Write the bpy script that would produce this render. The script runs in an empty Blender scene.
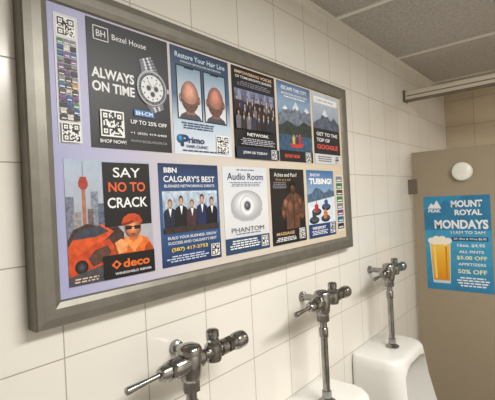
import bpy, bmesh, math, random
from mathutils import Vector, Matrix
random.seed(4)
S = bpy.context.scene
S.view_settings.view_transform = 'Standard'
COL = S.collection

# ---------------------------------------------------------------- materials
def lin(c):
    out = []
    for v in c:
        v = v / 255.0
        out.append(v / 12.92 if v <= 0.04045 else ((v + 0.055) / 1.055) ** 2.4)
    return tuple(out) + (1.0,)
_m = {}
def mat(col, rough=0.45, metal=0.0, name=None, spec=0.4):
    key = (tuple(col), rough, metal, spec)
    if key in _m: return _m[key]
    m = bpy.data.materials.new(name or "paint_%d_%d_%d" % tuple(col))
    m.use_nodes = True
    b = m.node_tree.nodes["Principled BSDF"]
    b.inputs["Base Color"].default_value = lin(col)
    b.inputs["Roughness"].default_value = rough
    b.inputs["Metallic"].default_value = metal
    b.inputs["Specular IOR Level"].default_value = spec
    _m[key] = m
    return m
def mul(c, f): return tuple(max(0, min(255, v * f)) for v in c)
def mottle(nt, col_socket, amount, scale):
    tc = nt.nodes.new("ShaderNodeTexCoord"); n = nt.nodes.new("ShaderNodeTexNoise")
    n.inputs["Scale"].default_value = scale; n.inputs["Detail"].default_value = 6; n.inputs["Roughness"].default_value = .65
    nt.links.new(tc.outputs["Object"], n.inputs["Vector"])
    mr = nt.nodes.new("ShaderNodeMapRange"); mr.inputs["From Min"].default_value = .3; mr.inputs["From Max"].default_value = .7
    mr.inputs["To Min"].default_value = 1 - amount; mr.inputs["To Max"].default_value = 1 + amount
    nt.links.new(n.outputs["Fac"], mr.inputs["Value"])
    vm = nt.nodes.new("ShaderNodeVectorMath"); vm.operation = 'SCALE'
    nt.links.new(mr.outputs[0], vm.inputs["Scale"])
    if isinstance(col_socket, tuple): vm.inputs[0].default_value = col_socket[:3]
    else: nt.links.new(col_socket, vm.inputs[0])
    return vm.outputs[0]
_p = {}
def pmat(col, amount=.45, scale=70):
    key = (tuple(col), amount, scale)
    if key in _p: return _p[key]
    m = bpy.data.materials.new("photo_print_%d_%d_%d" % tuple(int(v) for v in col)); m.use_nodes = True
    nt = m.node_tree; b = nt.nodes["Principled BSDF"]
    nt.links.new(mottle(nt, lin(col), amount, scale), b.inputs["Base Color"])
    b.inputs["Roughness"].default_value = .42; b.inputs["Specular IOR Level"].default_value = .4
    _p[key] = m
    return m
def grad(name, stops, axis='Y', rough=0.42, mot=0.0, scale=50):
    m = bpy.data.materials.new(name); m.use_nodes = True
    nt = m.node_tree; b = nt.nodes["Principled BSDF"]
    tc = nt.nodes.new("ShaderNodeTexCoord"); sp = nt.nodes.new("ShaderNodeSeparateXYZ")
    r = nt.nodes.new("ShaderNodeValToRGB")
    nt.links.new(tc.outputs["Generated"], sp.inputs[0])
    nt.links.new(sp.outputs[axis], r.inputs[0])
    out = r.outputs[0]
    if mot: out = mottle(nt, out, mot, scale)
    nt.links.new(out, b.inputs["Base Color"])
    e = r.color_ramp.elements
    e[0].position, e[0].color = stops[0][0], lin(stops[0][1])
    e[1].position, e[1].color = stops[-1][0], lin(stops[-1][1])
    for p, c in stops[1:-1]:
        x = e.new(p); x.color = lin(c)
    b.inputs["Roughness"].default_value = rough
    return m
def noisy(name, c1, c2, scale, rough, metal=0.0, bump=0.0, detail=4, spec=0.5):
    m = bpy.data.materials.new(name); m.use_nodes = True
    nt = m.node_tree; b = nt.nodes["Principled BSDF"]
    tc = nt.nodes.new("ShaderNodeTexCoord"); n = nt.nodes.new("ShaderNodeTexNoise")
    n.inputs["Scale"].default_value = scale; n.inputs["Detail"].default_value = detail
    r = nt.nodes.new("ShaderNodeValToRGB")
    nt.links.new(tc.outputs["Object"], n.inputs["Vector"])
    nt.links.new(n.outputs["Fac"], r.inputs[0]); nt.links.new(r.outputs[0], b.inputs["Base Color"])
    r.color_ramp.elements[0].position = 0.35; r.color_ramp.elements[1].position = 0.65
    r.color_ramp.elements[0].color = lin(c1); r.color_ramp.elements[1].color = lin(c2)
    b.inputs["Roughness"].default_value = rough; b.inputs["Metallic"].default_value = metal
    b.inputs["Specular IOR Level"].default_value = spec
    if bump:
        bp = nt.nodes.new("ShaderNodeBump"); bp.inputs["Strength"].default_value = bump
        bp.inputs["Distance"].default_value = 0.002
        nt.links.new(n.outputs["Fac"], bp.inputs["Height"]); nt.links.new(bp.outputs[0], b.inputs["Normal"])
    return m
def tile_mat(name, axis, offa, offz, c1, c2, grout, size=0.2, rough=0.2, zaxis='Z'):
    m = bpy.data.materials.new(name); m.use_nodes = True
    nt = m.node_tree; b = nt.nodes["Principled BSDF"]; L = nt.links.new
    tc = nt.nodes.new("ShaderNodeTexCoord"); sp = nt.nodes.new("ShaderNodeSeparateXYZ")
    L(tc.outputs["Object"], sp.inputs[0])
    a = nt.nodes.new("ShaderNodeMath"); a.operation = 'SUBTRACT'; a.inputs[1].default_value = offa - 20 * size
    z = nt.nodes.new("ShaderNodeMath"); z.operation = 'SUBTRACT'; z.inputs[1].default_value = offz - 20 * size
    L(sp.outputs[axis], a.inputs[0]); L(sp.outputs[zaxis], z.inputs[0])
    cb = nt.nodes.new("ShaderNodeCombineXYZ"); L(a.outputs[0], cb.inputs[0]); L(z.outputs[0], cb.inputs[1])
    br = nt.nodes.new("ShaderNodeTexBrick"); br.offset = 0.0; br.squash = 1.0
    br.inputs["Scale"].default_value = 1.0; br.inputs["Mortar Size"].default_value = 0.0015
    br.inputs["Mortar Smooth"].default_value = 0.25; br.inputs["Bias"].default_value = 0.0
    br.inputs["Brick Width"].default_value = size; br.inputs["Row Height"].default_value = size
    br.inputs["Color1"].default_value = lin(c1); br.inputs["Color2"].default_value = lin(c2)
    br.inputs["Mortar"].default_value = lin(grout)
    L(cb.outputs[0], br.inputs["Vector"]); L(br.outputs["Color"], b.inputs["Base Color"])
    n = nt.nodes.new("ShaderNodeTexNoise"); n.inputs["Scale"].default_value = 9
    L(tc.outputs["Object"], n.inputs["Vector"])
    mu = nt.nodes.new("ShaderNodeMath"); mu.operation = 'MULTIPLY_ADD'
    mu.inputs[1].default_value = -1.0
    L(br.outputs["Fac"], mu.inputs[0])
    m2 = nt.nodes.new("ShaderNodeMath"); m2.operation = 'MULTIPLY'; m2.inputs[1].default_value = 0.5
    L(n.outputs["Fac"], m2.inputs[0]); L(m2.outputs[0], mu.inputs[2])
    bp = nt.nodes.new("ShaderNodeBump"); bp.inputs["Strength"].default_value = 0.45; bp.inputs["Distance"].default_value = 0.0013
    L(mu.outputs[0], bp.inputs["Height"]); L(bp.outputs[0], b.inputs["Normal"])
    rr = nt.nodes.new("ShaderNodeMapRange"); rr.inputs["To Min"].default_value = rough; rr.inputs["To Max"].default_value = 0.8
    L(br.outputs["Fac"], rr.inputs["Value"]); L(rr.outputs[0], b.inputs["Roughness"])
    return m

# ---------------------------------------------------------------- mesh helpers
def link(o, parent=None):
    COL.objects.link(o)
    if parent is not None: o.parent = parent
    return o
def empty(name, loc=(0, 0, 0), rot=(0, 0, 0)):
    e = bpy.data.objects.new(name, None); e.empty_display_size = 0.05
    e.location = loc; e.rotation_euler = rot
    return link(e)
def mesh_from(name, verts, faces, m, parent=None, smooth=False):
    me = bpy.data.meshes.new(name); me.from_pydata(verts, [], faces); me.update()
    if m: me.materials.append(m)
    bm = bmesh.new(); bm.from_mesh(me); bmesh.ops.recalc_face_normals(bm, faces=bm.faces)
    bm.to_mesh(me); bm.free()
    if smooth:
        me.shade_smooth()
        try: me.set_sharp_from_angle(angle=math.radians(38))
        except Exception: pass
    return link(bpy.data.objects.new(name, me), parent)
def box(name, lo, hi, m, parent=None, bevel=0.0):
    x0, y0, z0 = lo; x1, y1, z1 = hi
    v = [(x0,y0,z0),(x1,y0,z0),(x1,y1,z0),(x0,y1,z0),(x0,y0,z1),(x1,y0,z1),(x1,y1,z1),(x0,y1,z1)]
    f = [(0,1,2,3),(4,5,6,7),(0,1,5,4),(1,2,6,5),(2,3,7,6),(3,0,4,7)]
    o = mesh_from(name, v, f, m, parent)
    if bevel:
        b = o.modifiers.new("bevel", 'BEVEL'); b.width = bevel; b.segments = 3
    return o
def lathe_into(V, F, prof, M, seg=32, hexa=False):
    n0 = len(V); seg = 6 if hexa else seg
    for r, h in prof:
        for i in range(seg):
            a = 2 * math.pi * i / seg
            V.append(tuple(M @ Vector((r * math.cos(a), r * math.sin(a), h))))
    for j in range(len(prof) - 1):
        for i in range(seg):
            k = (i + 1) % seg
            F.append((n0 + j*seg + i, n0 + j*seg + k, n0 + (j+1)*seg + k, n0 + (j+1)*seg + i))
    F.append(tuple(n0 + i for i in range(seg)))
    F.append(tuple(n0 + (len(prof)-1)*seg + i for i in range(seg)))

# ---------------------------------------------------------------- room
YW = 0.03; XB = 3.45; ZC = 2.28; YR = -2.3; XR = -1.6
tile_left = tile_mat("glazed_tile_left", 'X', 0.374, 1.394, (234,230,222), (230,226,217), (172,165,154))
tile_back = tile_mat("glazed_tile_back", 'Y', 0.03, 1.394, (224,208,182), (218,201,174), (158,145,124))
box("wall_left", (XR, YW, 0), (XB + .1, YW + .1, ZC + .1), tile_left)
box("wall_back", (XB, YR, 0), (XB + .1, YW, ZC + .1), tile_back)
box("wall_right", (XR, YR - .1, 0), (XB + .1, YR, ZC + .1), tile_left)
box("wall_front", (XR - .1, YR, 0), (XR, YW, ZC + .1), tile_left)
box("floor", (XR - .1, YR - .1, -.1), (XB + .1, YW + .1, 0),
    tile_mat("floor_tile", 'X', 0, 0, (140,132,122), (132,124,114), (80,74,68), size=0.3, rough=0.4, zaxis='Y'))
ceil_m = noisy("ceiling_board", (178,174,169), (202,198,193), 90, 0.9, bump=0.8)
box("ceiling", (XR, YR, ZC), (XB, YW, ZC + .08), ceil_m)
tb = mat((240,237,231), 0.5, name="grid_white")
g = empty("ceiling_grid")
for x in (3.10, 2.36, 1.62, 0.88, 0.14, -0.6, -1.34):
    box("cross_tee", (x - .013, YR, ZC - .006), (x + .013, YW, ZC + .002), tb, g)
for y in (-0.62, -1.24, -1.86):
    box("main_tee", (XR, y - .013, ZC - .007), (XB, y + .013, ZC + .002), tb, g)
box("trim_1", (XR, YW - .022, ZC - .005), (XB, YW, ZC + .003), tb)
box("trim_2", (XB - .022, YR, ZC - .005), (XB, YW, ZC + .003), tb)

# ---------------------------------------------------------------- framed notice board (front face at Y=0)
X0, X1, Z0, Z1 = 0.308, 1.642, 1.271, 1.965
frame_m = noisy("brushed_nickel", (120,117,108), (128,125,116), 25, 0.38, metal=0.5)
board = empty("poster_display_frame", (0, 0, 0))
prof = [(0, .03), (0, -.004), (.003, -.008), (.018, -.010), (.036, -.010), (.047, -.006), (.050, -.002), (.050, .004)]
V, F = [], []
for i, y in prof:
    V += [(X0 + i, y, Z0 + i), (X1 - i, y, Z0 + i), (X1 - i, y, Z1 - i), (X0 + i, y, Z1 - i)]
for j in range(len(prof) - 1):
    for i in range(4):
        k = (i + 1) % 4
        F.append((4*j + i, 4*j + k, 4*j + 4 + k, 4*j + 4 + i))
mesh_from("frame", V, F, frame_m, board)
box("lip", (X0 + .046, .000, Z0 + .046), (X1 - .046, .012, Z1 - .046), mat((60,56,50), .5), board)
box("backing", (X0 + .05, -.0005, Z0 + .05), (X1 - .05, .011, Z1 - .05),
    grad("backing_gradient", [(0, (166,168,208)), (.12, (186,184,212)), (.3, (208,200,194)), (1, (214,200,174))], 'X'), board)  # backing colour runs from lavender at the left to tan at the right

# ---------------------------------------------------------------- poster kit
TEXTS = []
class Poster:
    def __init__(s, name, origin, rot, w, h, bg):
        s.e = empty(name, origin, rot); s.w, s.h, s.z = w, h, .0012
        m = bg if isinstance(bg, bpy.types.Material) else mat(bg)
        box("sheet", (0, -h, .0002), (w, 0, .0009), m, s.e)
    def pt(s, x, y): return (x * s.w, -y * s.h)
    def step(s):
        s.z += .00004; return s.z
    def polys(s, ps, c, nm="print"):
        z = s.step(); V, F = [], []
        for p in ps:
            n = len(V)
            for x, y in p:
                a, b = s.pt(x, y); V.append((a, b, z))
            F.append(tuple(range(n, n + len(p))))
        m = c if isinstance(c, bpy.types.Material) else mat(c)
        me = bpy.data.meshes.new(nm); me.from_pydata(V, [], F); me.materials.append(m)
        return link(bpy.data.objects.new(nm, me), s.e)
    def poly(s, p, c, nm="print"): return s.polys([p], c, nm)
    def rect(s, x0, y0, x1, y1, c, nm="print"): return s.poly([(x0,y1),(x1,y1),(x1,y0),(x0,y0)], c, nm)
    def rects(s, L, c): return s.polys([[(a,d),(b2,d),(b2,b),(a,b)] for a,b,b2,d in L], c)
    def ell(s, cx, cy, rx, ry, c, n=28, nm="print"):
        p = [(cx + rx * math.cos(2*math.pi*i/n), cy - ry * math.sin(2*math.pi*i/n)) for i in range(n)]
        return s.poly(p, c, nm)
    def circ(s, cx, cy, r, c, n=32): return s.ell(cx, cy, r, r * s.w / s.h, c, n)
    def ball(s, cx, cy, rx, ry, c, k=6, lo=.55, hi=1.25, dx=-.25, dy=-.25, mot=.12):
        for i in range(k):
            t = i / (k - 1); f = lo + (hi - lo) * t
            s.ell(cx + dx*rx*t, cy + dy*ry*t, rx * (1 - .72*t), ry * (1 - .72*t), pmat(mul(c, f), mot), 22)
    def text(s, t, cx, cy, w, h, c, bold=0.0):
        cu = bpy.data.curves.new("lettering", 'FONT'); cu.body = t; cu.size = 1
        cu.offset = bold; cu.materials.append(mat(c)); cu.resolution_u = 3
        o = link(bpy.data.objects.new("lettering", cu), s.e)
        TEXTS.append((o, s.pt(cx, cy), w * s.w, h * s.h, s.step()))
    def lines(s, x0, y0, x1, y1, n, c, fill=.5):
        L = []; st = (y1 - y0) / n
        for i in range(n):
            y = y0 + i * st
            end = x1 - random.random() * .25 * (x1 - x0)
            off = (x1 - end) / 2; xx = x0 + off; end = x1 - off
            while xx < end:
                wd = random.uniform(.03, .1) * (1 if x1 - x0 > .4 else .6)
                L.append((xx, y, min(xx + wd, end), y + st * fill)); xx += wd + .015
        s.rects(L, c)
    def qr(s, x0, y0, w, dark=(20,20,22), light=(240,240,238), n=15):
        h = w * s.w / s.h
        s.rect(x0, y0, x0 + w, y0 + h, light); L = []
        p = w * .06; q = (w - 2 * p) / n; qh = (h - 2 * p * s.w / s.h) / n; py = p * s.w / s.h
        def cell(i, j): L.append((x0 + p + i*q, y0 + py + j*qh, x0 + p + (i+1)*q, y0 + py + (j+1)*qh))
        for i in range(n):
            for j in range(n):
                fi = i if i < 5 else (n - 1 - i if i > n - 6 else None)
                fj = j if j < 5 else (n - 1 - j if j > n - 6 else None)
                if fi is not None and fj is not None and not (i > n - 6 and j > n - 6):
                    r = max(abs(fi - 2), abs(fj - 2))
                    if r == 2 or r == 0: cell(i, j)
                elif random.random() < .48: cell(i, j)
        s.rects(L, dark)
    def person(s, cx, base, ht, suit, skin=(205,160,130), hair=(50,35,28), w=.07, shirt=None):
        top = base - ht; hr = ht * .13
        s.poly([(cx - w*1.0, base), (cx + w*1.0, base), (cx + w*1.15, top + hr*3.2), (cx + w*.95, top + hr*2.5),
                (cx + w*.25, top + hr*1.9), (cx - w*.25, top + hr*1.9), (cx - w*.95, top + hr*2.5), (cx - w*1.15, top + hr*3.2)], pmat(suit, .5, 160))
        s.poly([(cx + w*.55, base), (cx + w*1.0, base), (cx + w*1.15, top + hr*3.2), (cx + w*.8, top + hr*3.4)], pmat(mul(suit, .6), .4, 160))
        if shirt: s.poly([(cx, top + hr*4), (cx + w*.28, top + hr*2), (cx - w*.28, top + hr*2)], shirt)
        s.rect(cx - w*.17, top + hr*1.4, cx + w*.17, top + hr*2.1, mul(skin, .75))
        s.ell(cx, top + hr*.80, w*.40, hr*.92, hair, 18)
        s.ell(cx, top + hr*1.1, w*.33, hr*.80, mul(skin, .8), 18)
        s.ell(cx - w*.06, top + hr*1.05, w*.25, hr*.68, skin, 18)

RW = (math.radians(90), 0, 0)
TZ, TH, TW = 1.910, .281, .217
BZ, BH, BW = 1.602, .260, .208
tx = [.439, .665, .896, 1.127, 1.360]
bx = [.377, .609, .836, 1.063, 1.291]
def top(i, bg, w=TW): return Poster("advertising_poster", (tx[i], -.0006, TZ), RW, w, TH, bg)
def bot(i, bg, w=BW): return Poster("advertising_poster", (bx[i], -.0006, BZ), RW, w, BH, bg)
W = (236,236,238)

# 1 watch poster
p = top(0, grad("watch_bg", [(0, (14,15,18)), (.5, (22,23,28)), (1, (16,17,20))]))
p.rects([(.07,.05,.24,.056),(.07,.154,.24,.16),(.07,.05,.078,.16),(.232,.05,.24,.16)], W)
p.text("BH", .155, .105, .10, .05, W)
p.text("Bezel House", .49, .105, .42, .045, W)
p.text("ALWAYS", .28, .415, .49, .08, W, .03)
p.text("ON TIME", .28, .52, .49, .08, W, .03)
st = (176,180,188); sd = (104,108,116)
def quad(a, b2, wa, wb, c):
    dx, dy = b2[0]-a[0], b2[1]-a[1]; l = math.hypot(dx, dy*1.3); nx, ny = dy*1.3/l, -dx/l/1.3
    p.poly([(a[0]-nx*wa, a[1]-ny*wa), (a[0]+nx*wa, a[1]+ny*wa), (b2[0]+nx*wb, b2[1]+ny*wb), (b2[0]-nx*wb, b2[1]-ny*wb)], c)
for k in range(7):
    t0, t1 = k/7, (k+.82)/7
    def up(t): return (.68 + .06*t + .03*t*(1-t), .20 + .16*t)
    def dn(t): return (.77 + .05*t, .55 + .10*t)
    for fn, wa in ((up, .085 + .04*k/7), (dn, .125 - .04*k/7)):
        a, b2 = fn(t0), fn(t1)
        quad(a, b2, wa, wa, mul(st, .72)); quad(a, b2, wa*.45, wa*.45, mul(st, 1.25)); quad(a, b2, wa*.18, wa*.18, sd)
p.circ(.755, .455, .205, mul(st,.6)); p.circ(.75, .452, .198, st); p.circ(.755, .455, .180, (60,64,72)); p.circ(.755, .455, .150, (222,224,228))
L = []
for a in range(60):
    t = a * math.pi / 30; r0, r1, hw = (.135, .112, .006) if a % 5 == 0 else (.173, .163, .0022)
    dx, dy = math.sin(t), -math.cos(t) * p.w / p.h; qx, qy = math.cos(t)*hw, math.sin(t)*hw*p.w/p.h
    L.append([(.755+dx*r0+qx, .455+dy*r0+qy), (.755+dx*r1+qx, .455+dy*r1+qy), (.755+dx*r1-qx, .455+dy*r1-qy), (.755+dx*r0-qx, .455+dy*r0-qy)])
p.polys(L[::5], (30,30,34)); p.polys([q for i, q in enumerate(L) if i % 5], (210,212,216))
for cx, cy in ((.705,.455),(.805,.455),(.755,.505)): p.circ(cx, cy, .034, (150,152,158)); p.circ(cx, cy, .026, (60,62,70))
p.poly([(.75,.46),(.76,.45),(.83,.395),(.825,.39)], (20,20,20)); p.poly([(.75,.45),(.76,.455),(.70,.39),(.695,.395)], (20,20,20))
p.rect(.955, .435, .985, .475, st)
p.rect(.50, .660, .76, .712, (40,120,190)); p.text("BH-CM", .63, .686, .22, .034, W, .02)
p.text("UP TO 25% OFF", .69, .765, .48, .034, W, .02)
p.qr(.10, .70, .27); p.text("SHOP NOW!", .235, .945, .30, .028, W, .02)
p.text("+1 (825) 419-6400", .68, .86, .48, .024, W, .01); p.text("WWW.BEZELHOUSE.CA", .68, .925, .48, .02, (180,180,186))

# 2 hair clinic
p = top(1, grad("hair_bg", [(0, (218,226,236)), (.30, (186,204,222)), (.55, (60,96,132)), (1, (26,48,78))]))
p.text("Restore Your Hair Line", .5, .075, .86, .05, (205,226,242), .008)
p.text("CANADA'S LEADING HAIR RESTORATION", .5, .13, .7, .018, W)
for x0 in (.07, .515):
    p.rect(x0, .165, x0 + .415, .675, (16,18,24)); p.rect(x0 + .018, .178, x0 + .397, .665, grad("phone_pic", [(0,(226,226,230)),(.45,(196,206,216)),(1,(120,150,176))]))
    p.rect(x0 + .13, .165, x0 + .285, .19, (16,18,24))
for cx, sk in ((.277,(206,150,130)),(.722,(190,128,110))):
    p.poly([(cx-.18,.665),(cx-.15,.63),(cx-.07,.60),(cx+.07,.60),(cx+.15,.63),(cx+.18,.665)], (70,74,84))
    p.rect(cx-.07,.56,cx+.07,.625, pmat(mul(sk,.7),.2))
    for sx in (-1, 1): p.ball(cx + sx*.148, .475, .026, .04, sk, 3, .6, .95, 0, 0)
    p.ell(cx, .455, .148, .148, pmat((70,50,44), .5, 220), 30)
    p.ball(cx, .445, .140, .143, sk, 9, .68, 1.10, -.05, -.38, .15)
    p.poly([(cx-.125,.48),(cx-.10,.55),(cx-.04,.60),(cx+.04,.60),(cx+.10,.55),(cx+.125,.48),(cx+.07,.515),(cx,.525),(cx-.07,.515)], pmat((104,72,62), .5, 240))
p.lines(.10, .70, .70, .77, 3, (60,80,110))
p.text("P", .16, .875, .13, .11, (24,56,100), .04); p.ball(.09, .86, .05, .04, (40,130,190), 4)
p.text("rimo", .35, .865, .26, .06, (24,56,100), .02); p.text("HAIR CLINIC", .36, .925, .36, .028, (30,50,90), .02)
p.qr(.70, .79, .24); p.lines(.1, .96, .9, .985, 1, (60,80,110))

# 3 awards night
p = top(2, (14,14,19))
p.text("EMPOWERING VOICES", .5, .055, .86, .032, (220,190,150), .02); p.text("OF TOMORROW'S LEADERS", .5, .105, .84, .028, W, .01)
p.lines(.1, .15, .9, .21, 3, (130,130,142))
p.rect(.04, .24, .96, .68, grad("stage", [(0,(22,18,26)),(.6,(46,44,66)),(1,(110,112,140))], mot=.6, scale=60))
p.polys([[(x,.24),(x+.05,.24),(x+.09,.36),(x-.04,.36)] for x in (.12,.32,.52,.72,.86)], pmat((130,140,176), .5))
for r in range(3):
    for k in range(8):
        c = random.choice([(34,34,44),(50,34,40),(110,106,112),(24,24,30),(40,46,70)])
        p.person(.09 + .112*k + .04*(r % 2), .51 + .085*r, .20, c, random.choice([(190,146,120),(140,98,76),(206,166,140)]), w=.052, shirt=random.choice([None, (200,200,204)]))
p.text("NETWORK", .5, .735, .5, .034, W, .02); p.lines(.08, .78, .92, .86, 4, (180,180,192))
p.rect(.0, .88, 1, 1, (24,36,60)); p.text("JOIN US TODAY", .42, .94, .56, .035, W, .02); p.qr(.80, .885, .14, n=11)

# 4 mountains
p = top(3, grad("sky4", [(0,(40,60,86)),(.4,(104,134,164)),(.75,(130,158,186)),(1,(70,104,146))], mot=.15, scale=12))
p.text("ESCAPE THE CITY", .5, .07, .76, .045, W, .02); p.text("MOUNTAIN ADVENTURES", .5, .14, .76, .028, W, .01); p.lines(.12, .17, .88, .20, 1, W)
p.poly([(0,.62),(1,.62),(1,.34),(.92,.30),(.84,.26),(.78,.32),(.7,.36),(.62,.30),(.52,.22),(.44,.30),(.36,.36),(.28,.32),(.2,.29),(.1,.38),(0,.42)], pmat((110,120,136), .65, 45))
for q in ([(.52,.22),(.62,.30),(.56,.33),(.50,.30),(.44,.34),(.42,.31)], [(.84,.26),(.95,.32),(.86,.34),(.78,.31)], [(.2,.29),(.28,.33),(.2,.35),(.12,.34)]):
    p.poly(q, pmat((214,220,228), .3, 90))
p.poly([(0,.70),(1,.66),(1,.50),(.88,.485),(.75,.46),(.6,.52),(.5,.54),(.38,.5),(.25,.48),(.1,.54),(0,.55)], pmat((44,56,52), .7, 90))
p.rect(0, .66, 1, .86, pmat((50,84,112), .5, 60)); p.poly([(.3,.77),(.72,.75),(.66,.81),(.36,.82)], pmat((190,60,50), .4))
p.person(.42, .77, .13, (210,180,60), w=.04); p.person(.51, .77, .13, (40,60,110), w=.04); p.person(.60, .76, .13, (180,50,50), w=.04)
p.rect(0, .86, 1, 1, (24,26,34)); p.text("BOOK NOW", .36, .93, .44, .045, (224,80,60), .03); p.qr(.76, .865, .17, n=11)

# 5 search ranking
p = top(4, grad("bg5", [(0,(30,32,40)),(.42,(44,48,58)),(.55,(140,154,174)),(1,(186,198,212))], mot=.1, scale=20), .212)
p.rect(.06, .05, .94, .14, W); p.text("Calgary web design", .45, .095, .66, .04, (60,60,70))
p.poly([(0,.52),(1,.52),(1,.40),(.9,.36),(.8,.30),(.7,.35),(.62,.36),(.54,.28),(.44,.2),(.36,.28),(.26,.36),(.12,.39),(0,.44)], pmat((84,94,112), .6, 50))
p.poly([(.44,.2),(.56,.30),(.46,.32),(.34,.29)], pmat((220,224,232), .3, 90))
p.rect(0, .5, 1, .86, pmat((26,28,36), .5, 30))
p.text("GET TO THE", .5, .575, .80, .05, W, .02); p.text("TOP OF", .34, .66, .50, .05, W, .02); p.text("GOOGLE", .5, .755, .80, .065, (226,84,60), .03)
p.rect(0, .86, 1, 1, (206,208,214)); p.lines(.06, .89, .68, .98, 3, (60,60,70)); p.qr(.76, .87, .17, n=11)

# 6 windshield poster
p = bot(0, grad("city", [(0,(150,140,136)),(.4,(176,178,188)),(1,(170,186,206))], mot=.12, scale=15))
p.rect(.165, .14, .205, .54, pmat((176,116,92), .3)); p.poly([(.155,.14),(.215,.14),(.235,.185),(.235,.215),(.205,.245),(.165,.245),(.135,.215),(.135,.185)], pmat((170,60,46), .3)); p.rect(.180, .02, .190, .14, (150,150,156))
for x0, x1, y, c in ((0,.08,.30,(120,124,140)),(.26,.34,.26,(134,140,156)),(.33,.42,.36,(96,104,124)),(.07,.15,.42,(150,146,146)),(.22,.28,.40,(110,100,100)),(.42,.5,.5,(90,94,110))):
    p.rect(x0, y, x1, .66, pmat(c, .5, 120))
p.poly([(0,.64),(.06,.56),(.2,.52),(.42,.56),(.55,.56),(.62,.62),(.62,.84),(0,.84)], pmat((70,50,44), .7, 90))
p.poly([(0,.70),(.08,.60),(.36,.53),(.50,.60),(.40,.66),(.20,.74),(.04,.84),(0,.84)], pmat((212,84,34), .35, 60))
p.poly([(.05,.64),(.10,.575),(.34,.54),(.44,.595),(.30,.63)], pmat((60,66,80), .5))
p.poly([(0,.86),(.06,.78),(.26,.69),(.44,.66),(.50,.72),(.48,.84),(.30,.9),(0,.95)], pmat((200,72,30), .4, 60))
p.poly([(.20,.80),(.28,.74),(.42,.71),(.46,.77),(.40,.84),(.25,.87)], pmat((90,60,50), .6, 90))
p.ball(.13, .86, .07, .055, (34,34,38), 5, .5, 2.2, 0, 0)
p.poly([(0,.93),(.4,.86),(.4,1),(0,1)], pmat((74,72,76), .4))
p.rect(.40, .015, .985, .56, (22,21,23))
p.text("SAY", .69, .10, .34, .085, W, .01); p.text("NO TO", .69, .225, .46, .085, (226,100,40), .02); p.text("CRACK", .69, .36, .50, .09, W, .02)
OR = (226,108,40); OM = pmat(OR, .3, 70)
p.poly([(.44,.86),(.48,.76),(.54,.70),(.66,.655),(.82,.655),(.92,.69),(.98,.76),(1,.86)], OM)
p.poly([(.44,.86),(.48,.76),(.52,.72),(.54,.80),(.53,.86)], pmat((168,70,26), .3)); p.poly([(.86,.86),(.88,.76),(.94,.72),(1,.80),(1,.86)], pmat((168,70,26), .3))
p.poly([(.66,.655),(.73,.72),(.82,.655),(.86,.69),(.74,.80),(.62,.69)], pmat((240,150,84), .2))
p.rect(.68, .62, .79, .69, pmat((190,110,70), .2)); p.ball(.735, .585, .105, .085, (226,146,96), 7, .62, 1.12, -.15, -.1)
p.poly([(.585,.545),(.62,.49),(.68,.462),(.76,.458),(.82,.48),(.86,.53),(.845,.55),(.72,.525)], pmat((196,74,30), .3))
p.poly([(.575,.56),(.60,.54),(.72,.522),(.76,.53),(.70,.55)], (130,44,20))
p.rects([(.64,.565,.715,.598),(.75,.565,.825,.598),(.7,.572,.76,.580)], (26,24,26)); p.poly([(.69,.64),(.73,.63),(.77,.64),(.73,.652)], (140,60,40))
p.poly([(.50,.70),(.58,.67),(.66,.72),(.64,.78),(.54,.80)], pmat((236,160,104), .25))
p.rect(.36, .80, 1, 1, (18,18,20)); p.text("deco", .76, .885, .34, .075, OR, .03)
p.poly([(.45,.885),(.51,.845),(.57,.885),(.51,.925)], OR); p.circ(.51, .885, .022, (18,18,20)); p.text("WINDSHIELD REPAIR", .72, .962, .46, .02, W, .01)
p.lines(.03, .945, .33, .99, 2, (220,200,180))

# 7 business networking
p = bot(1, grad("net", [(0,(22,46,92)),(.5,(50,96,150)),(1,(18,40,84))], mot=.15, scale=14))
p.text("BBN", .18, .065, .2, .05, W, .03); p.text("CALGARY'S BEST", .5, .15, .86, .062, W, .02); p.text("BUSINESS NETWORKING EVENTS", .5, .22, .84, .028, W, .01)
p.rect(.04, .27, .96, .68, grad("office", [(0,(90,104,124)),(.6,(150,170,192)),(1,(190,204,218))], mot=.4, scale=50))
p.rects([(.08,.29,.2,.6),(.3,.3,.42,.6),(.52,.28,.66,.6),(.76,.3,.9,.6)], pmat((180,196,214), .3))
for k, (c, h) in enumerate([((34,40,62),.33),((28,28,36),.36),((70,48,54),.32),((30,44,80),.37),((24,26,34),.34)]):
    p.person(.15 + .175*k, .68, h, c, w=.09, shirt=W, hair=random.choice([(50,35,28),(120,84,50),(30,26,24)]))
p.rect(.04,.62,.96,.68, pmat((60,48,44), .5))
p.text("BUILD YOUR BUSINESS. GROW", .5, .725, .82, .028, W, .01); p.text("SUCCESS AND CALGARY'S BEST", .5, .775, .82, .028, W, .01)
p.text("(587) 417-2753", .44, .845, .6, .045, (240,204,90), .02); p.lines(.06, .90, .76, .97, 3, (200,210,230)); p.qr(.80, .84, .16, n=11)

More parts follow.
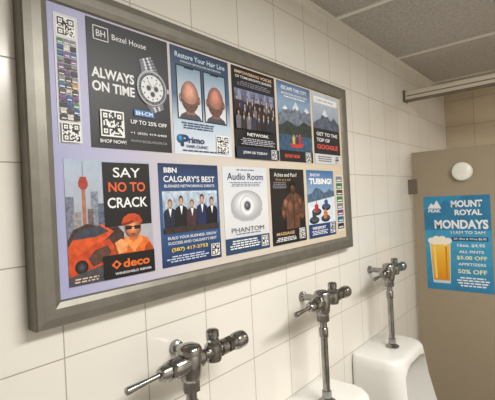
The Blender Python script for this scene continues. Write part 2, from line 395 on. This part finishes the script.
# 8 audio room
p = bot(2, grad("aud", [(0,(206,208,212)),(.5,(222,224,228)),(1,(212,218,226))]))
p.lines(.3, .03, .7, .06, 1, (90,90,110)); p.text("Audio Room", .5, .115, .82, .08, (30,42,92), .015); p.lines(.12, .18, .88, .24, 3, (110,114,140))
p.poly([(.14,.50),(.86,.50),(.80,.585),(.62,.64),(.38,.64),(.20,.585)], pmat((176,178,186), .05))
p.ball(.5, .45, .36, .175, (220,222,228), 8, .78, 1.1, -.15, -.25, .02)
p.ell(.5,.46,.17,.125,(196,198,204)); p.ell(.5,.46,.15,.108,(226,228,232)); p.ell(.5,.46,.08,.06,(140,142,150)); p.ball(.5,.46,.06,.045,(90,92,100),4,.6,1.6)
p.text("PHANTOM", .5, .735, .74, .055, (60,64,80), .0); p.lines(.2, .775, .8, .80, 1, (110,114,140)); p.rect(0, .82, 1, 1, (40,70,102))
p.lines(.06, .85, .78, .96, 4, W); p.qr(.80, .84, .16, n=11)

# 9 massage clinic
p = bot(3, grad("ach", [(0,(16,16,18)),(.6,(30,26,28)),(1,(18,18,22))]))
p.text("Aches and Pain?", .44, .08, .66, .05, W, .005); p.text("Give us a call", .36, .145, .42, .03, (200,170,120)); p.lines(.06, .18, .46, .27, 4, (150,150,158))
sk = (100,68,52)
p.poly([(.40,.82),(.80,.82),(.83,.66),(.90,.70),(.98,.64),(.97,.48),(.88,.38),(.76,.34),(.70,.32),(.56,.32),(.50,.35),(.38,.40),(.28,.52),(.26,.64),(.34,.68),(.42,.62)], pmat(sk, .5, 40))
p.ball(.42,.47,.10,.085,(136,92,70),5,.6,1.2); p.ball(.84,.46,.09,.09,(116,78,58),5,.6,1.2); p.ball(.54,.52,.11,.11,(120,82,62),5,.75,1.15); p.ball(.73,.53,.10,.11,(106,72,54),5,.75,1.15)
p.ball(.33,.60,.06,.07,(130,86,64),4,.6,1.2); p.poly([(.628,.36),(.64,.36),(.645,.80),(.62,.80)], (60,38,30))
p.ball(.63, .26, .10, .09, (100,68,52), 5, .5, 1.1); p.poly([(.53,.25),(.55,.19),(.63,.165),(.71,.19),(.73,.25),(.63,.215)], (24,18,18))
p.rect(0, .81, 1, 1, (26,24,30)); p.text("MASSAGE", .36, .86, .52, .04, (210,174,120), .02); p.lines(.06, .91, .7, .97, 3, W); p.qr(.77, .82, .18, n=11)

# 10 snow tubing
p = bot(4, grad("tub", [(0,(226,232,240)),(.5,(160,190,216)),(1,(54,108,164))]))
p.text("SNOW", .30, .07, .36, .045, W, .02); p.text("TUBING!", .5, .165, .84, .09, (250,250,252), .04)
p.poly([(0,.5),(1,.42),(1,.32),(.9,.31),(.8,.28),(.7,.33),(.6,.34),(.45,.28),(.3,.26),(.15,.34),(0,.36)], pmat((80,106,132), .6, 60))
p.poly([(0,.48),(1,.40),(1,.80),(0,.80)], pmat((216,226,238), .14, 25))
for cx, cy, c in ((.3,.58,(200,44,40)),(.66,.52,(40,80,160)),(.62,.69,(214,120,30)),(.2,.70,(60,60,70))):
    p.ell(cx, cy + .04, .17, .055, (30,34,44)); p.ell(cx, cy + .028, .12, .035, (80,90,110)); p.person(cx, cy + .035, .15, c, w=.06)
p.rect(0, .80, 1, 1, (28,62,116)); p.text("WINSPORT", .36, .86, .5, .045, W, .03); p.lines(.06, .90, .7, .97, 3, W); p.qr(.77, .815, .19, n=11)

# left strip and right strip : columns of tiny sponsor pictures
cs = [(170,60,50),(40,80,140),(40,40,44),(60,120,80),(190,140,60),(110,70,120),(30,100,140),(130,130,134),(70,60,56),(200,196,190)]
p = Poster("sponsor_strip", (.370, -.0006, 1.897), RW, .050, .264, (214,214,224))
p.qr(.10, .02, .80, n=13)
for k in range(13):
    y = .19 + .049*k
    for x0, x1 in ((.10,.36),(.38,.62),(.64,.90)):
        c = random.choice(cs); p.rect(x0, y, x1, y + .043, pmat(c, .6, 300))
        p.rect(x0 + .03, y + .028, x1 - .03, y + .036, random.choice([W, (30,30,34)]))
p.qr(.10, .84, .80, n=13)
p = Poster("sponsor_strip", (1.515, -.0006, 1.585), RW, .064, .235, (224,218,206))
for k in range(8):
    y = .02 + .12*k
    p.rect(.08, y, .92, y + .10, pmat(random.choice(cs), .5, 200)); p.rect(.2, y + .06, .8, y + .08, W)

# ---------------------------------------------------------------- partition, rail, poster
XP = 2.51
part_m = noisy("partition_laminate", (156,142,120), (163,149,127), 180, 0.42, bump=0.05)
part = empty("toilet_partition")
box("panel", (XP, -1.30, .12), (XP + .025, .005, 1.736), part_m, part, bevel=.003)
box("pilaster", (XP - .004, -1.52, .0), (XP + .034, -1.30, 2.06), part_m, part, bevel=.003)
br = mat((118,110,98), .45, .3, name="bracket_metal")
for z in (1.53, .35):
    box("wall_bracket", (XP - .008, -.022, z - .045), (XP + .033, YW, z + .045), br, part, bevel=.003)
rail = empty("partition_head_rail")
rm = mat((224,216,200), .45, .0, name="rail_paint")
box("rail", (XP - .016, -2.29, 2.055), (XP + .036, YW, 2.112), rm, rail, bevel=.010)
box("rail_groove", (XP - .018, -2.29, 2.078), (XP - .010, YW - .02, 2.084), mat((130,120,106), .5), rail)
box("rail_lip", (XP - .020, -2.29, 2.052), (XP + .038, YW - .02, 2.058), mat((120,110,98), .5), rail)
box("wall_flange", (XP - .022, YW - .014, 2.048), (XP + .042, YW, 2.119), br, rail, bevel=.004)

V, F = [], []
M = Matrix.Translation((XP, -.272, 1.600)) @ Matrix.Rotation(math.radians(-90), 4, 'Y')
lathe_into(V, F, [(.050,0),(.053,.004),(.053,.018),(.049,.028),(.038,.034),(.019,.038),(.002,.039)], M, 40)
mesh_from("round_door_bumper", V, F, mat((240,238,230), .35, name="white_plastic"), None, True)

PR = (math.radians(90), 0, math.radians(-90))
p = Poster("beer_special_poster", (XP - .0006, -.055, 1.465), PR, .345, .545, grad("blue_print", [(0,(44,128,172)),(.5,(66,158,196)),(1,(44,140,184))], mot=.12, scale=14))
p.poly([(0,.36),(0,.16),(.10,.10),(.2,.13),(.34,.04),(.46,.10),(.6,.0),(1,0),(1,.36)], pmat((48,124,166), .15, 20))
p.poly([(.06,.13),(.12,.07),(.16,.095),(.21,.04),(.28,.13)], W); p.text("PEAK", .17, .155, .2, .035, W, .03)
p.text("MOUNT", .66, .085, .46, .072, W, .04); p.text("ROYAL", .68, .175, .40, .06, W, .04); p.text("MONDAYS", .56, .30, .80, .095, W, .04)
p.text("11AM TO 2AM", .66, .385, .5, .03, W, .01)
p.rect(.42, .43, .95, .475, (28,84,124)); p.text("All 18oz & Wine $6.95", .685, .452, .48, .026, W, .01)
p.text("16oz. $4.95", .70, .52, .40, .036, W, .02); p.text("ALL PINTS", .70, .585, .36, .028, W, .02)
p.text("$5.00 OFF", .70, .65, .44, .045, (236,236,190), .02); p.text("APPETIZERS", .70, .715, .40, .028, W, .02)
p.text("50% OFF", .70, .79, .42, .045, (236,236,190), .02); p.lines(.46, .85, .95, .96, 4, W)
p.poly([(.06,.46),(.40,.46),(.37,.93),(.10,.93)], (196,216,226)); p.poly([(.08,.50),(.385,.50),(.36,.90),(.11,.90)], grad("beer", [(0,(222,140,20)),(.6,(240,180,46)),(1,(250,206,90))]))
p.poly([(.12,.54),(.16,.54),(.17,.88),(.14,.88)], (250,216,120)); p.poly([(.31,.54),(.34,.54),(.325,.88),(.305,.88)], (206,130,20))
for cx, cy in ((.10,.475),(.18,.455),(.27,.455),(.36,.475),(.23,.485),(.15,.49),(.31,.49)): p.ell(cx, cy, .06, .032, (246,240,222), 18)

# ---------------------------------------------------------------- flush valves + urinals
chrome = noisy("chrome_worn", (146,145,143), (172,171,169), 40, 0.18, metal=1.0)
cer = noisy("vitreous_china", (232,231,227), (238,237,233), 5, 0.12, spec=.6)
RX = Matrix.Rotation(math.radians(90), 4, 'Y')     # local z -> +X
RY = Matrix.Rotation(math.radians(-90), 4, 'X')    # local z -> +Y
def valve(x):
    o = empty("urinal_flush_valve", (x, -.09, 1.135)); I = Matrix.Identity(4)
    V, F = [], []
    lathe_into(V, F, [(.030,-.345),(.030,-.340),(.018,-.332),(.0125,-.328),(.0125,-.08),(.0125,-.05)], I)
    lathe_into(V, F, [(.0165,-.328),(.0165,-.305)], I, hexa=True)
    lathe_into(V, F, [(.0145,-.12),(.0155,-.118),(.0155,-.09),(.014,-.088)], I)
    lathe_into(V, F, [(.021,-.066),(.021,-.042)], I, hexa=True)
    mesh_from("down_tube", V, F, chrome, o, True)
    V, F = [], []
    lathe_into(V, F, [(.016,-.046),(.022,-.040),(.025,-.028),(.027,-.01),(.027,.012),(.025,.018),(.0285,.020),(.0285,.030),(.024,.037),(.014,.041),(.002,.042)], I)
    lathe_into(V, F, [(.020,-.055),(.024,-.045),(.024,-.02),(.022,0),(.022,.03),(.018,.034),(.016,.045),(.016,.12)], RX)
    mesh_from("valve_body", V, F, chrome, o, True)
    V, F = [], []
    lathe_into(V, F, [(.023,-.062),(.023,-.048)], RX, hexa=True)
    lathe_into(V, F, [(.006,-.088),(.013,-.086),(.017,-.078),(.018,-.062)], RX)
    ML = Matrix.Translation((-.08,0,0)) @ Matrix.Rotation(math.radians(-90 - 2), 4, 'Y')
    lathe_into(V, F, [(.0065,0),(.006,.03),(.0075,.065),(.0085,.082),(.008,.087),(.003,.09)], ML, 20)
    mesh_from("handle", V, F, chrome, o, True)
    V, F = [], []
    T = Matrix.Translation((.075, 0, 0))
    lathe_into(V, F, [(.019,-.022),(.021,-.016),(.021,.016),(.015,.022),(.0125,.024),(.0125,.034),(.016,.036),(.016,.050),(.012,.054),(.002,.055)], T)
    lathe_into(V, F, [(.0165,.022),(.0165,.032)], T, hexa=True)
    T2 = Matrix.Translation((.075, 0, 0)) @ RX
    lathe_into(V, F, [(.016,.02),(.020,.022),(.020,.04),(.017,.043),(.017,.075),(.021,.078),(.0225,.084),(.0225,.104),(.021,.110),(.019,.112),(.017,.108),(.002,.107)], T2)
    lathe_into(V, F, [(.0215,.046),(.0215,.060)], T2, hexa=True)
    T3 = Matrix.Translation((.055, 0, -.006)) @ RY
    lathe_into(V, F, [(.012,0),(.012,.105),(.017,.108),(.019,.114),(.019,.1195)], T3)
    mesh_from("control_stop", V, F, chrome, o, True)

def rrect(cx, y0, y1, w, r, n=8):
    pts = []
    r = min(r, w/2 - .001, (y0 - y1) / 2 - .001)
    rb = min(r, .02)
    def arc(ax, ay, rad, a0, a1):
        for i in range(n + 1):
            a = math.radians(a0 + (a1 - a0) * i / n)
            pts.append((ax + rad * math.cos(a), ay + rad * math.sin(a)))
    arc(cx + w/2 - rb, y0 - rb, rb, 90, 0)
    arc(cx + w/2 - r, y1 + r, r, 0, -90)
    arc(cx - w/2 + r, y1 + r, r, -90, -180)
    arc(cx - w/2 + rb, y0 - rb, rb, 180, 90)
    return pts
def loft(secs):
    V, F = [], []; n = None
    for z, pts in secs:
        n = len(pts); V += [(a, b, z) for a, b in pts]
    for j in range(len(secs) - 1):
        for i in range(n):
            k = (i + 1) % n
            F.append((j*n + i, j*n + k, (j+1)*n + k, (j+1)*n + i))
    F.append(tuple(range(n))); F.append(tuple((len(secs)-1)*n + i for i in range(n)))
    return V, F
def urinal(x):
    e = empty("wall_urinal")
    yb = YW
    outer = [(.790, yb, -.160, .320, .06), (.787, yb, -.178, .345, .07), (.776, yb, -.188, .360, .075), (.74, yb, -.196, .366, .08),
             (.66, yb, -.215, .366, .09), (.55, yb, -.25, .364, .10), (.46, yb, -.29, .36, .12), (.40, yb, -.325, .355, .14), (.385, yb, -.330, .352, .14),
             (.36, yb, -.325, .345, .14), (.28, yb, -.27, .32, .13), (.20, yb, -.17, .28, .10), (.16, yb, -.10, .24, .05)]
    V, F = loft([(z, rrect(x, a, b, w, r)) for z, a, b, w, r in outer])
    o = mesh_from("urinal_body", V, F, cer, e)
    cut = [(.755, -.07, -.6, .12, .02), (.745, -.045, -.6, .22, .03), (.72, -.03, -.6, .27, .03), (.64, -.018, -.6, .295, .03), (.50, -.015, -.6, .30, .03),
           (.412, -.015, -.6, .29, .03), (.405, -.015, -.300, .280, .12), (.37, -.02, -.285, .255, .12), (.31, -.04, -.24, .20, .09), (.28, -.06, -.20, .12, .05)]
    V, F = loft([(z, rrect(x, a, b, w, r)) for z, a, b, w, r in cut])
    c = mesh_from("cutter_tmp", V, F, cer)
    md = o.modifiers.new("cut", 'BOOLEAN'); md.object = c; md.operation = 'DIFFERENCE'; md.solver = 'EXACT'
    bv = o.modifiers.new("round", 'BEVEL'); bv.width = .008; bv.segments = 3; bv.limit_method = 'ANGLE'; bv.angle_limit = math.radians(40)
    dg = bpy.context.evaluated_depsgraph_get(); dg.update()
    me = bpy.data.meshes.new_from_object(o.evaluated_get(dg))
    o.modifiers.clear(); o.data = me
    bpy.data.objects.remove(c)
    me.shade_smooth()
    try: me.set_sharp_from_angle(angle=math.radians(50))
    except Exception: pass
for x in (.605, 1.210, 1.820):
    valve(x); urinal(x)

# ---------------------------------------------------------------- ceiling lamps
em = bpy.data.materials.new("diffuser_glow"); em.use_nodes = True
bs = em.node_tree.nodes["Principled BSDF"]
bs.inputs["Emission Color"].default_value = (1, .975, .93, 1); bs.inputs["Emission Strength"].default_value = 4
def lamp(x, y, sx, sy, power):
    o = empty("ceiling_light_panel", (x, y, ZC))
    box("housing", (-sx/2 - .02, -sy/2 - .02, -.035), (sx/2 + .02, sy/2 + .02, 0), tb, o, bevel=.004)
    box("diffuser", (-sx/2, -sy/2, -.040), (sx/2, sy/2, -.030), em, o)
    ld = bpy.data.lights.new("panel_light", 'AREA'); ld.shape = 'RECTANGLE'; ld.size = sx; ld.size_y = sy
    ld.energy = power; ld.color = (1, .975, .93)
    l = link(bpy.data.objects.new("panel_light", ld), o); l.location = (0, 0, -.045)
lamp(1.0, -1.35, 1.15, .40, 43)
lamp(2.95, -1.5, .55, .55, 8)
w = bpy.data.worlds.new("World"); S.world = w; w.use_nodes = True
w.node_tree.nodes["Background"].inputs[0].default_value = (.5, .48, .45, 1); w.node_tree.nodes["Background"].inputs[1].default_value = .3

# ---------------------------------------------------------------- fit lettering
bpy.context.view_layer.update()
for o, (cx, cy), tw, th, z in TEXTS:
    bb = [Vector(b) for b in o.bound_box]
    x0 = min(b.x for b in bb); x1 = max(b.x for b in bb); y0 = min(b.y for b in bb); y1 = max(b.y for b in bb)
    sx = tw / max(x1 - x0, 1e-4); sy = th / max(y1 - y0, 1e-4)
    o.scale = (sx, sy, 1); o.location = (cx - (x0 + x1)/2 * sx, cy - (y0 + y1)/2 * sy, z)

# ---------------------------------------------------------------- camera
psi = math.radians(40.27); ro = .05
Fw = Vector((math.cos(psi), math.sin(psi), 0)); R0 = Vector((math.sin(psi), -math.cos(psi), 0)); U0 = Vector((0, 0, 1))
Rc = math.cos(ro) * R0 - math.sin(ro) * U0; Uc = math.cos(ro) * U0 + math.sin(ro) * R0
cd = bpy.data.cameras.new("camera"); cam = link(bpy.data.objects.new("camera", cd))
cd.sensor_width = 36; cd.lens = 400 / 495 * 36; cd.clip_start = .01
Mx = Matrix((Rc, Uc, -Fw)).transposed().to_4x4(); Mx.translation = (0, -.8, 1.5)
cam.matrix_world = Mx
S.camera = cam
